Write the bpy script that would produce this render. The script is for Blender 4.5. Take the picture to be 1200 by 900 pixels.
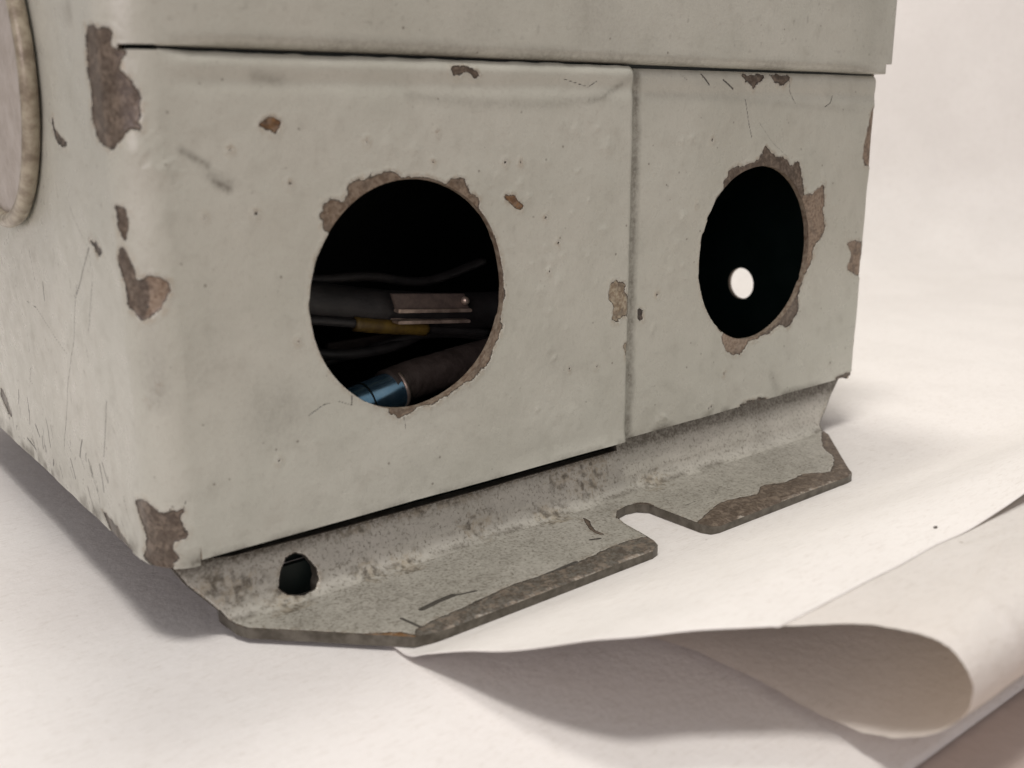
import bpy, bmesh, math, random
import numpy as np
from mathutils import Vector, Matrix

# ---------------------------------------------------------------- clear, camera, light, exposure
for o in list(bpy.data.objects):
    bpy.data.objects.remove(o)
scene = bpy.context.scene
COL = scene.collection
MM = 0.001
CAM = (-0.0433629, -0.13296388, 0.06222279)
RIGHT = Vector((0.77941366, -0.62649692, -0.003994))
FWD = Vector((0.60423045, 0.75336674, -0.25950745))
UP = RIGHT.cross(FWD)
cam_d = bpy.data.cameras.new('camera')
cam = bpy.data.objects.new('camera', cam_d); COL.objects.link(cam)
M = Matrix((RIGHT, UP, -FWD)).transposed().to_4x4(); M.translation = CAM
cam.matrix_world = M
cam_d.sensor_width = 36.0; cam_d.lens = 35.664
cam_d.clip_start = 0.005; cam_d.clip_end = 20
cam_d.dof.use_dof = True; cam_d.dof.focus_distance = 0.188; cam_d.dof.aperture_fstop = 24.0
scene.camera = cam

world = bpy.data.worlds.new('World'); scene.world = world; world.use_nodes = True
bg = world.node_tree.nodes['Background']
bg.inputs[0].default_value = (1.0, 0.97, 0.945, 1); bg.inputs[1].default_value = 0.31

def area(name, loc, target, sx, sy, watts, col):
    l = bpy.data.lights.new(name, 'AREA'); l.shape = 'RECTANGLE'; l.size = sx; l.size_y = sy
    l.energy = watts; l.color = col
    o = bpy.data.objects.new(name, l); COL.objects.link(o)
    o.location = loc
    o.rotation_euler = (Vector(target) - Vector(loc)).to_track_quat('-Z', 'Y').to_euler()
    return o
area('ceiling_lamp', (-0.06, -0.11, 0.85), (0.05, 0.0, 0), 0.20, 0.14, 4.15, (1.0, 0.96, 0.91))
area('ceiling_lamp', (0.14, 0.20, 0.85), (0.05, 0.0, 0), 0.20, 0.14, 2.75, (1.0, 0.96, 0.91))
area('left_fill_light', (-1.05, -0.65, 0.38), (0.0, 0.0, 0.0), 0.9, 0.55, 4.9, (1.0, 0.87, 0.92))  # unseen fill from the front left, added to brighten shaded paper and side wall
vs = scene.view_settings
vs.view_transform = 'Standard'; vs.look = 'None'; vs.exposure = 0.0; vs.gamma = 1.0; vs.use_curve_mapping = False
scene.render.engine = 'CYCLES'
scene.cycles.max_bounces = 6; scene.cycles.diffuse_bounces = 4; scene.cycles.glossy_bounces = 3

# ---------------------------------------------------------------- measured wear (millimetres on the sheets)
DATA = {"L":{"chips":[["b",[[-5.33,72.81],[0.53,72.33],[0.55,70.51],[2.23,69.58],[1.38,67.65],[2.72,66.1],[3.47,64.34],[3.35,61.94],[2.87,60.16],[1.1,59.85],[0.09,58.58],[-1.88,57.7],[-5.06,58.72],[-6.95,61.42],[-6.4,64.98],[-7.21,67.66]]],
 ["b",[[-2.11,50.27],[0.2,49.92],[-0.39,46.24],[-1.45,46.52]]],
 ["b",[[-2.16,44.67],[-0.9,44.76],[0.45,42.11],[0.7,40.98],[2.1,40.88],[2.36,38.93],[1.72,36.98],[0.95,35.23],[-0.14,35.99],[-1.62,37.85],[-1.6,40.16],[-2.56,42.7]]],
 ["t",[[1.89,40.99],[3.23,41.31],[4.78,40.53],[4.87,39.03],[3.94,37.14],[2.53,36.05],[1.37,35.82],[2.08,38.36]]],
 ["b",[[-5.02,8.53],[-1.5,9.26],[-0.02,8.22],[0.75,7.78],[2.28,8.21],[4.01,8.19],[3.66,6.81],[4.07,4.81],[4.0,3.9],[2.65,3.13],[2.3,1.83],[2.78,0.49],[1.45,-0.82],[0.85,-2.99],[-1.62,-1.68],[-4.73,-0.43],[-2.48,3.4],[-4.6,6.29]]],
 ["o",[[19.53,60.62],[20.87,61.63],[22.12,61.28],[22.45,60.47],[21.72,59.34],[20.87,59.92]]],
 ["b",[[51.76,68.66],[53.88,68.96],[56.68,68.13],[56.66,67.36],[54.52,68.09],[52.06,67.41]]],
 ["u",[[28.34,45.71],[28.56,49.38],[30.55,50.01],[31.95,49.81],[32.92,51.86],[36.01,52.96],[38.39,53.36],[40.66,53.65],[41.84,52.72],[44.93,52.2],[50.36,51.31],[51.2,51.94],[53.53,51.84],[54.67,49.64],[56.53,47.77],[52.77,39.67],[35.31,41.23]]],
 ["u",[[61.47,27.4],[59.59,23.36],[57.92,21.09],[54.81,18.77],[50.02,16.94],[46.73,15.78],[43.71,15.76],[41.04,14.68],[39.11,15.2],[38.21,16.65],[42.04,24.29],[56.04,27.97]]],
 ["o",[[62.0,48.57],[63.63,48.9],[65.64,47.1],[65.08,46.29],[63.8,46.79],[63.08,47.53]]],
 ["s",[[86.74,31.27],[88.03,32.09],[90.05,31.4],[90.56,29.58],[91.73,28.15],[91.86,24.71],[90.03,25.26],[88.73,24.13],[87.38,24.79],[87.75,27.01],[86.39,28.45]]],
 ["s",[[90.46,19.46],[91.82,19.59],[92.16,16.54],[90.99,17.39]]],
 ["u",[[87.41,31.04],[88.71,31.54],[90.07,30.59],[89.67,29.35],[87.89,29.72]]],
 ["d",[[-13.6,44.86],[-10.94,44.87],[-8.81,43.55],[-10.81,43.1]]],
 ["d",[[-25.58,61.36],[-24.28,61.36],[-23.74,59.57],[-19.22,58.33],[-19.92,57.61],[-24.25,58.36]]],
 ["g",[[-84.98,8.26],[-82.15,8.32],[-79.58,6.74],[-77.35,4.59],[-79.74,3.86],[-83.12,5.24],[-85.29,6.38]]],
 ["g",[[-22.72,1.25],[-19.39,1.3],[-14.71,0.97],[-10.64,-0.73],[-8.01,-1.88],[-11.95,-2.58],[-18.61,-1.32]]]],
"scr":[[0.16,[[-22.33,37.56],[-25.02,32.75],[-27.12,28.4],[-33.66,19.77],[-40.82,6.66]]],[0.12,[[-52.8,30.7],[-47.51,30.42],[-38.84,26.98],[-31.66,24.84]]],[0.3,[[-41.57,35.54],[-41.98,32.37]]],[0.15,[[-56.47,18.23],[-58.35,15.47],[-56.86,14.97]]],[0.35,[[-67.05,2.2],[-61.5,1.24]]],[0.25,[[-47.78,9.56],[-47.22,7.19]]],[0.2,[[-54.06,7.57],[-54.62,2.55]]],[0.2,[[-31.28,7.98],[-29.67,6.21]]],[0.2,[[-14.03,21.23],[-18.48,11.41]]],[0.15,[[-13.71,18.68],[-10.96,15.4]]],[0.15,[[-14.56,38.92],[-19.09,30.67]]],[0.2,[[-68.56,14.23],[-68.59,9.17]]],[0.25,[[-45.51,2.59],[-44.29,0.55]]],[0.2,[[-14.36,43.82],[-22.95,35.93]]],[0.15,[[-32.94,41.99],[-31.81,39.18]]],[0.15,[[-47.56,40.56],[-45.93,35.0]]],[0.12,[[41.04,14.68],[41.43,12.0]]],[0.14,[[31.73,20.33],[31.63,18.43],[29.16,19.57],[26.81,19.46],[24.15,18.22]]],[0.14,[[74.55,67.51],[80.43,66.2],[82.41,67.21]]],[0.12,[[4.01,8.19],[4.59,9.64]]]],
"smear":[[0.9,0.22,[[43.81,64.58],[56.6,63.62],[70.81,63.37],[78.49,63.94],[86.56,65.41],[90.27,67.76],[91.7,69.52]]],[0.6,0.5,[[80.48,63.95],[83.5,64.39],[88.61,66.87]]],[0.9,0.35,[[19.25,66.87],[22.98,66.37]]],[0.55,0.6,[[8.14,57.5],[9.56,56.59],[11.45,55.42]]],[0.6,0.75,[[12.23,53.49],[13.02,52.89],[14.19,52.27]]],[0.8,0.35,[[11.58,54.19],[14.49,53.05]]]],"stain":[],"spots":[[47.86,54.68],[62.04,54.21],[10.5,48.5],[0.38,24.15],[2.2,26.37],[23.34,52.54],[36.11,58.13],[14.85,57.44],[48.63,59.16],[65.28,54.11],[73.89,40.01],[71.96,35.27],[76.82,16.99],[83.66,16.22],[70.93,44.63],[17.89,48.71],[23.2,29.78],[18.98,12.19]],
"bumps":[[84.96,56.27,1.5,0.35],[70.96,39.51,1.0,0.22],[72.54,37.15,1.2,0.25],[73.97,33.26,1.0,0.25],[70.03,32.17,1.3,0.3],[72.02,28.16,0.9,0.22],[74.92,37.68,0.8,0.2],[71.67,21.26,1.0,0.25],[84.73,41.43,1.2,0.3],[80.84,46.97,0.8,0.2],[76.82,44.98,0.8,0.2],[73.1,19.48,0.9,0.3],[83.27,32.27,0.8,0.15],[69.13,10.68,0.9,0.25],[78.1,52.24,0.9,0.2],[70.87,53.92,1.2,0.2],[65.28,50.64,1.2,0.25],[67.12,48.44,1.0,0.25],[81.05,37.13,0.7,0.2],[76.1,24.54,0.8,0.2],[68.08,36.83,0.8,0.2],[63.4,40.15,0.7,0.2],[2.42,57.72,2.6,0.5],[4.79,55.0,2.0,0.35],[39.76,57.44,1.5,0.2],[44.3,56.7,1.5,0.2],[82.6,59.37,0.7,0.2],[77.58,59.43,1.0,0.2]]},
"R":{"chips":[["b",[[131.79,69.43],[137.99,69.21],[137.53,68.2],[135.63,67.33],[133.62,67.8]]],
 ["b",[[122.67,69.26],[129.63,69.07],[127.38,67.06],[126.05,66.89]]],
 ["b",[[118.66,47.82],[119.55,49.79],[121.53,51.39],[126.06,51.74],[129.52,52.82],[131.23,55.34],[135.11,53.17],[138.02,52.91],[140.25,51.26],[143.19,51.52],[144.52,47.88],[145.82,44.56],[142.31,40.75],[133.09,44.87],[120.75,44.67]]],
 ["t",[[145.22,44.4],[148.85,44.95],[152.73,46.61],[153.17,40.62],[154.38,36.19],[150.34,32.71],[150.33,30.24],[147.05,25.97],[142.43,25.89],[142.51,38.9]]],
 ["b",[[147.05,25.97],[145.92,22.26],[146.27,19.13],[142.92,15.69],[139.76,16.69],[136.03,14.9],[132.83,17.61],[142.22,27.79]]],
 ["t",[[133.1,14.74],[129.38,14.14],[126.72,11.91],[122.43,13.11],[120.86,15.55],[121.48,18.2],[129.99,17.05]]],
 ["t",[[168.6,62.19],[170.6,62.56],[172.48,57.26],[171.98,49.42],[169.85,49.69],[167.28,50.73],[166.77,54.15],[167.84,58.27]]],
 ["t",[[163.46,32.59],[169.33,32.51],[170.55,24.35],[169.48,24.46],[166.9,25.32],[164.26,26.98],[165.53,30.04]]],
 ["b",[[163.43,0.48],[170.42,1.02],[171.01,-0.58],[167.96,-1.78]]],
 ["d",[[95.34,25.58],[96.52,25.26],[96.6,23.42],[95.66,23.54]]],
 ["g",[[127.99,0.27],[134.4,0.85],[137.51,-0.11],[131.57,-0.59]]]],
"scr":[[0.18,[[137.72,69.04],[138.31,66.35],[140.32,63.8]]],[0.2,[[153.71,65.61],[152.7,63.83],[150.92,63.11]]],[0.2,[[124.13,64.58],[125.29,60.47],[126.66,57.12]]],[0.12,[[128.86,59.94],[133.39,56.15],[138.59,53.07]]],[0.3,[[110.83,69.2],[113.17,67.21]]],[0.3,[[117.1,68.21],[120.3,66.5]]],[0.2,[[122.3,42.01],[118.56,38.83]]],[0.12,[[105.37,68.64],[106.82,68.05]]]],
"smear":[[0.8,0.14,[[96.4,65.21],[117.89,64.56],[161.54,62.39]]],[1.2,0.3,[[138.5,5.24],[140.42,1.36]]]],"stain":[],"spots":[[114.66,56.85],[110.97,44.55],[121.7,15.43],[121.97,8.36],[118.05,1.93],[160.46,4.72],[169.32,8.6],[100.43,27.81],[161.39,74.62],[117.25,1.71]],
"bumps":[[108.67,57.44,1.1,0.3],[106.87,42.99,1.3,0.3],[106.92,42.17,1.0,0.3],[105.48,37.32,1.3,0.3],[103.83,31.97,1.2,0.3],[108.36,30.33,1.5,0.3],[107.81,26.97,1.0,0.2],[99.54,21.17,1.4,0.3],[103.38,2.5,1.2,0.45],[101.66,1.94,0.8,0.3],[106.07,56.7,0.8,0.2],[107.45,32.96,1.0,0.3],[111.85,23.02,1.0,0.2],[152.17,48.48,1.4,0.25],[157.88,41.66,1.5,0.2],[156.62,38.89,1,0.2],[153.57,24.71,1.3,0.2]]},
"F":{"chips":[["g",[[29.43,-19.66],[33.77,-18.85],[41.23,-18.22],[49.29,-17.23],[56.14,-17.61],[63.0,-17.74],[72.63,-16.65],[79.08,-17.17],[80.25,-19.57],[79.86,-23.96],[29.26,-28.88],[28.23,-21.9]]],
 ["b",[[88.77,-20.15],[102.32,-15.1],[111.57,-16.82],[116.19,-14.47],[121.39,-16.21],[128.71,-15.69],[134.16,-18.14],[142.73,-13.15],[146.01,-8.27],[155.36,-1.33],[159.61,-0.51],[134.73,-25.24],[84.08,-27.41],[86.56,-22.32]]],
 ["b",[[81.82,-7.7],[86.1,-5.19],[90.12,-5.09],[91.83,-7.07],[90.23,-10.81],[91.33,-14.96],[90.69,-19.69],[83.51,-26.94],[82.8,-19.24],[83.74,-9.8]]],
 ["b",[[76.75,-4.08],[77.05,-5.38],[74.89,-9.28],[74.72,-12.13],[73.92,-10.98],[74.59,-8.03]]],
 ["o",[[9.29,-3.22],[13.9,-7.64],[20.16,-14.04],[27.27,-18.88],[28.77,-23.29],[26.5,-26.63],[7.71,-6.74]]]],
"scr":[[1.0,[[33.56,-14.84],[37.28,-14.26],[39.92,-14.19]]],[0.4,[[40.13,-14.36],[43.6,-15.29]]],[0.75,[[40.96,-18.37],[45.17,-18.09],[49.63,-17.9],[55.94,-17.86],[63.01,-17.31]]],[0.6,[[71.17,-12.14],[72.97,-12.64]]],[0.5,[[30.59,-20.6],[29.52,-15.38]]],[0.2,[[96.24,-11.83],[99.45,-11.59]]]]},
"S":{"rust":[[77.57,-4.62,6,3],[83.1,-6.8,7,3.5],[72.3,-10.16,5,2],[56.36,-8.46,6,2.5],[33.6,-9.88,4,2],[40.2,-10.29,4,2],[85.29,-3.81,7,4],[64.15,-1.47,10,1.6],[45.6,-3.24,8,1.6],[33.9,-3.48,6,1.4],[52.73,-3.5,8,1.2],[18.31,-10.34,4,2.5],[11.57,-6.77,5,3],[7.66,-5.54,4,3],[92.55,-13.59,5,1.5],[99.72,-9.83,5,2]]}}

# ---------------------------------------------------------------- node helpers and materials
class NT:
    def __init__(self, name):
        self.m = bpy.data.materials.new(name); self.m.use_nodes = True
        self.t = self.m.node_tree; self.t.nodes.clear()
        self.out = self.t.nodes.new('ShaderNodeOutputMaterial')
        self.tc = self.t.nodes.new('ShaderNodeTexCoord')
    def n(self, typ, **kw):
        x = self.t.nodes.new('ShaderNode' + typ)
        for k, v in kw.items(): setattr(x, k, v)
        return x
    def link(self, a, b): self.t.links.new(a, b)
    def put(self, sock, v):
        if isinstance(v, (int, float)): sock.default_value = v
        elif isinstance(v, tuple): sock.default_value = v if len(v) == len(sock.default_value) else v + (1,)
        else: self.link(v, sock)
    def noise(self, scale, detail=3, rough=.55, vec=None, dist=0):
        x = self.n('TexNoise'); x.inputs['Scale'].default_value = scale; x.inputs['Detail'].default_value = detail
        x.inputs['Roughness'].default_value = rough; x.inputs['Distortion'].default_value = dist
        self.link(vec or self.tc.outputs['Object'], x.inputs['Vector']); return x.outputs[0]
    def math(self, op, a, b=0.0, clamp=False):
        x = self.n('Math', operation=op, use_clamp=clamp); self.put(x.inputs[0], a); self.put(x.inputs[1], b); return x.outputs[0]
    def ramp(self, v, lo, hi, a=0.0, b=1.0, smooth=True):
        x = self.n('MapRange'); x.interpolation_type = 'SMOOTHSTEP' if smooth else 'LINEAR'
        self.put(x.inputs[0], v)
        for i, q in enumerate((lo, hi, a, b)): x.inputs[i + 1].default_value = q
        return x.outputs[0]
    def mix(self, f, a, b, mode='MIX'):
        x = self.n('Mix', data_type='RGBA', blend_type=mode); self.put(x.inputs[0], f); self.put(x.inputs[6], a); self.put(x.inputs[7], b); return x.outputs[2]
    def attr(self, name): 
        x = self.n('Attribute', attribute_name=name); return x
    def bump(self, h, dist, strength=1.0, prev=None):
        x = self.n('Bump'); x.inputs['Strength'].default_value = strength; x.inputs['Distance'].default_value = dist
        self.link(h, x.inputs['Height'])
        if prev: self.link(prev, x.inputs['Normal'])
        return x.outputs[0]
    def bsdf(self, color, rough=.5, metal=0.0, normal=None, spec=None):
        x = self.n('BsdfPrincipled'); self.put(x.inputs['Base Color'], color); self.put(x.inputs['Roughness'], rough); self.put(x.inputs['Metallic'], metal)
        if spec is not None: self.put(x.inputs['Specular IOR Level'], spec)
        if normal: self.link(normal, x.inputs['Normal'])
        self.link(x.outputs[0], self.out.inputs[0]); return x

def paint_material(name='chipped_grey_paint', rag=.45, ca=(.468, .470, .408), cb=(.515, .513, .450), mottle=.13, fs=1500, sand=.16, sandcol=(.33, .31, .26)):
    """grey-green brush paint over brown primed steel: attributes chip / scr (mm outside the chip or scratch), grime, tone carry the wear"""
    t = NT(name)
    chip = t.attr('chip').outputs['Fac']; scr = t.attr('scr').outputs['Fac']; grime_shade = t.attr('grime_shade').outputs['Fac']
    stain = t.attr('stain').outputs['Fac']; tone = t.attr('tone').outputs['Color']
    n1 = t.noise(45, 2); n2 = t.noise(260, 3, .6); n3 = t.noise(fs, 2, .6); n4 = t.noise(4200, 1); nb = t.noise(700, 3, .7, dist=.5)
    # ragged edge
    e = t.math('ADD', chip, t.math('MULTIPLY', t.math('SUBTRACT', nb, .5), rag))
    e = t.math('ADD', e, t.math('MULTIPLY', t.math('SUBTRACT', n4, .5), .35))
    m = t.ramp(e, .05, -.05)
    lip = t.math('MULTIPLY', t.ramp(e, -.02, .06), t.ramp(e, .45, .08))
    sc = t.math('ADD', scr, t.math('MULTIPLY', t.math('SUBTRACT', n3, .5), .16))
    ms = t.ramp(sc, .05, -.04)
    # paint colour
    c = t.mix(t.ramp(n1, .3, .7), ca, cb)
    c = t.mix(t.ramp(t.noise(14, 2), .4, .68, 0, .30), c, (.40, .385, .32))
    c = t.mix(t.math('MULTIPLY', t.ramp(n3, .5, .75), sand), c, sandcol)
    c = t.mix(t.math('MULTIPLY', t.ramp(n2, .5, .8), .35), c, (.33, .32, .27))
    c = t.mix(t.math('MULTIPLY', lip, .40), c, (.60, .58, .51))  # highlight on the raised paint lip, painted as a lighter ring
    # fine dirt specks
    v = t.n('TexVoronoi'); v.inputs['Scale'].default_value = 420; t.link(t.tc.outputs['Object'], v.inputs['Vector'])
    speck = t.math('MULTIPLY', t.ramp(v.outputs['Distance'], .13, .06), t.ramp(n2, .5, .58))
    c = t.mix(t.math('MULTIPLY', speck, .6), c, (.12, .10, .075))
    st = t.ramp(t.math('ADD', stain, t.math('MULTIPLY', t.math('SUBTRACT', nb, .5), 1.6)), .25, .8)
    c = t.mix(t.math('MULTIPLY', t.math('MULTIPLY', st, t.ramp(stain, 0, .3)), .5), c, (.36, .29, .19))
    c = t.mix(t.math('MULTIPLY', t.ramp(t.noise(95, 4, .7), .52, .75), mottle), c, (.27, .24, .19))
    c = t.mix(t.math('MULTIPLY', t.math('MULTIPLY', t.ramp(chip, 1.3, 0), t.ramp(nb, .42, .66)), .40), c, (.33, .25, .16))
    g = t.math('MULTIPLY', grime_shade, t.ramp(t.math('ADD', t.math('MULTIPLY', n3, .5), t.math('MULTIPLY', nb, .5)), .32, .62, .5, 1.0))
    c = t.mix(t.math('MULTIPLY', g, .92, True), c, (.085, .072, .053))
    c = t.mix(t.math('MULTIPLY', ms, .9), c, (.032, .027, .022))
    # bared metal
    mc = t.mix(t.ramp(n3, .35, .65), tone, (.55, .48, .42), 'MULTIPLY')
    mc = t.mix(t.math('MULTIPLY', t.ramp(t.noise(420, 3, .6), .48, .66), .6), mc, (.055, .038, .026))
    mc = t.mix(t.math('MULTIPLY', t.ramp(nb, .48, .62), .45), mc, (.26, .205, .155))
    mc = t.mix(t.math('MULTIPLY', t.math('MULTIPLY', t.ramp(e, -.26, -.03), m), .9), mc, (.03, .022, .016))  # shadow of the thick paint edge, painted as a dark outline
    c = t.mix(m, c, mc)
    rough = t.math('ADD', t.ramp(n2, .3, .7, .24, .40, False), t.math('MULTIPLY', g, .25))
    rough = t.math('ADD', rough, t.math('MULTIPLY', m, .08))
    h = t.math('ADD', t.math('ADD', t.math('MULTIPLY', m, -.8), t.math('MULTIPLY', lip, .45)), t.math('MULTIPLY', ms, -.5))
    fine = t.math('ADD', t.math('MULTIPLY', n2, .6), t.math('ADD', t.math('MULTIPLY', n3, .22), t.math('MULTIPLY', n4, .06)))
    nrm = t.bump(t.math('ADD', t.math('MULTIPLY', h, .00022), t.math('MULTIPLY', fine, .00018)), 1.0, 1.0)
    t.bsdf(c, rough, 0.0, nrm, .5)
    return t.m

def simple(name, c1, c2, scale, rough=.5, metal=0., bump=0., bscale=None, spec=None):
    t = NT(name); n = t.noise(scale, 4, .6)
    c = t.mix(t.ramp(n, .3, .7), c1, c2)
    nrm = t.bump(t.noise(bscale or scale * 3, 3, .6), bump, .6) if bump else None
    t.bsdf(c, t.ramp(t.noise(scale * 2, 2), .3, .7, rough * .85, min(1, rough * 1.15)), metal, nrm, spec); return t.m

def paper_material(name, c1, c2, fibre=.5, transl=.0):
    t = NT(name)
    n1 = t.noise(30, 3); n2 = t.noise(330, 4, .65); n3 = t.noise(1400, 3, .6); 
    c = t.mix(t.ramp(n1, .35, .65), c1, c2)
    c = t.mix(t.math('MULTIPLY', t.ramp(t.noise(110, 3, .6), .45, .75), .07 * fibre), c, (.55, .51, .47))
    mp = t.n('Mapping'); mp.inputs['Rotation'].default_value = (0, 0, .35); mp.inputs['Scale'].default_value = (1, 5, 3); t.link(t.tc.outputs['Object'], mp.inputs[0])
    nf = t.noise(420, 3, .7, mp.outputs[0], .8)
    c = t.mix(t.math('MULTIPLY', t.ramp(nf, .50, .72), .34 * fibre), c, (.50, .45, .40))
    c = t.mix(t.math('MULTIPLY', t.ramp(n2, .5, .72), .10 * fibre), c, (.52, .47, .42))
    v = t.n('TexVoronoi'); v.inputs['Scale'].default_value = 120; t.link(t.tc.outputs['Object'], v.inputs['Vector'])
    sp = t.math('MULTIPLY', t.ramp(v.outputs['Distance'], .05, .02), t.ramp(n2, .54, .62))
    c = t.mix(t.math('MULTIPLY', sp, .55), c, (.25, .2, .16))
    h = t.math('ADD', t.math('MULTIPLY', n2, .7), t.math('MULTIPLY', n3, .3))
    nrm = t.bump(t.math('MULTIPLY', n2, .00022), 1.0, 1.0)
    b = t.bsdf(c, .85, 0, nrm, .2)
    if transl:
        tr = t.n('BsdfTranslucent'); t.put(tr.inputs[0], (.78, .66, .54)); mx = t.n('MixShader'); mx.inputs[0].default_value = transl
        t.link(b.outputs[0], mx.inputs[1]); t.link(tr.outputs[0], mx.inputs[2]); t.link(mx.outputs[0], t.out.inputs[0])
    return t.m

PAINT = paint_material()
PAINT_FOOT = paint_material('dirty_grey_foot_paint', .3, (.47, .455, .40), (.52, .50, .445), .10, 1900, .75, (.16, .145, .115))
RIM = simple('bare_sheet_edge', (.14, .095, .065), (.30, .25, .19), 900, .6, .2, .0001)
FEDGE = simple('worn_foot_edge', (.085, .075, .060), (.17, .155, .13), 500, .38, .6, .00004)
INNER_G = simple('inner_green_reflection', (.003, .010, .008), (.004, .013, .011), 60, .4)  # greenish reflection on the right inner wall, put into the colour
INNER = simple('inner_shade', (.004, .009, .008), (.008, .015, .013), 60, .45)  # near-black colour stands in for shade inside the box and behind the foot
PAPER = paper_material('white_newsprint', (.735, .705, .675), (.765, .735, .705), 1.0)
PAPER_LOW = paper_material('white_newsprint_below', (.745, .715, .695), (.775, .75, .73), .9)
PAPER_CURL = paper_material('white_newsprint_curl', (.765, .735, .70), (.795, .765, .73), .9, .25)
TABLE = paper_material('pinkish_table_top', (.50, .42, .38), (.56, .475, .43), .3)

# ---------------------------------------------------------------- object helpers
def link(name, me, parent=None, kind=None, label=None, cat=None, group=None):
    o = bpy.data.objects.new(name, me); COL.objects.link(o)
    if parent: o.parent = parent
    for k, v in (('kind', kind), ('label', label), ('category', cat), ('group', group)):
        if v: o[k] = v
    return o
def empty(name, loc, label, cat, group=None):
    o = link(name, None, None, None, label, cat, group); o.location = loc; o.empty_display_size = .01
    return o
def mesh_from(name, V, Fc, mats, smooth=None, mi=None):
    me = bpy.data.meshes.new(name)
    V = np.asarray(V, dtype=np.float32)
    me.from_pydata([tuple(v) for v in V.tolist()], [], Fc if isinstance(Fc, list) else Fc.tolist())
    for m in mats: me.materials.append(m)
    if smooth is not None: me.polygons.foreach_set('use_smooth', np.broadcast_to(np.asarray(smooth, dtype=bool), (len(me.polygons),)).copy())
    if mi is not None: me.polygons.foreach_set('material_index', np.asarray(mi, dtype=np.int32))
    me.update(); return me
def set_attr(me, name, arr):
    arr = np.asarray(arr, dtype=np.float32)
    if arr.ndim == 1:
        a = me.attributes.new(name, 'FLOAT', 'POINT'); a.data.foreach_set('value', arr)
    else:
        a = me.attributes.new(name, 'FLOAT_COLOR', 'POINT'); a.data.foreach_set('color', arr.ravel())

# ---------------------------------------------------------------- distance fields (all in millimetres)
def poly_sdf(X, Y, P):
    P = np.asarray(P, float); d = np.full(X.shape, 1e9); inside = np.zeros(X.shape, bool)
    for i in range(len(P)):
        a = P[i]; b = P[(i + 1) % len(P)]; e = b - a
        wx = X - a[0]; wy = Y - a[1]
        t = np.clip((wx * e[0] + wy * e[1]) / max(e @ e, 1e-12), 0, 1)
        d = np.minimum(d, (wx - e[0] * t) ** 2 + (wy - e[1] * t) ** 2)
        c = (a[1] > Y) != (b[1] > Y)
        xi = a[0] + (Y - a[1]) * e[0] / (e[1] if abs(e[1]) > 1e-9 else 1e-9)
        inside ^= c & (X < xi)
    return np.where(inside, -np.sqrt(d), np.sqrt(d))
def closed_spline(P, n):
    P = np.asarray(P, float); m = len(P); out = []
    for i in range(m):
        p0, p1, p2, p3 = P[i - 1], P[i], P[(i + 1) % m], P[(i + 2) % m]
        for k in range(n):
            t = k / n; q = .5 * (2 * p1 + (p2 - p0) * t + (2 * p0 - 5 * p1 + 4 * p2 - p3) * t * t + (3 * p1 - p0 - 3 * p2 + p3) * t ** 3)
            out.append(.75 * q + .25 * (p1 + (p2 - p1) * t))
    return np.array(out)
def line_dist(X, Y, P):
    P = np.asarray(P, float); d = np.full(X.shape, 1e9)
    for i in range(len(P) - 1):
        a = P[i]; e = P[i + 1] - a; wx = X - a[0]; wy = Y - a[1]
        t = np.clip((wx * e[0] + wy * e[1]) / max(e @ e, 1e-12), 0, 1)
        d = np.minimum(d, (wx - e[0] * t) ** 2 + (wy - e[1] * t) ** 2)
    return np.sqrt(d)
def vnoise(X, Y, cell, seed):
    """smooth value noise, -1..1"""
    r = np.random.RandomState(seed).uniform(-1, 1, (64, 64))
    x = X / cell; y = Y / cell; i = np.floor(x).astype(int); j = np.floor(y).astype(int)
    fx = x - i; fy = y - j; fx = fx * fx * (3 - 2 * fx); fy = fy * fy * (3 - 2 * fy)
    g = lambda a, b: r[a % 64, b % 64]
    return (g(i, j) * (1 - fx) + g(i + 1, j) * fx) * (1 - fy) + (g(i, j + 1) * (1 - fx) + g(i + 1, j + 1) * fx) * fy
def near(X, Y, P, pad):
    P = np.asarray(P, float)
    return (X > P[:, 0].min() - pad) & (X < P[:, 0].max() + pad) & (Y > P[:, 1].min() - pad) & (Y < P[:, 1].max() + pad)

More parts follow.
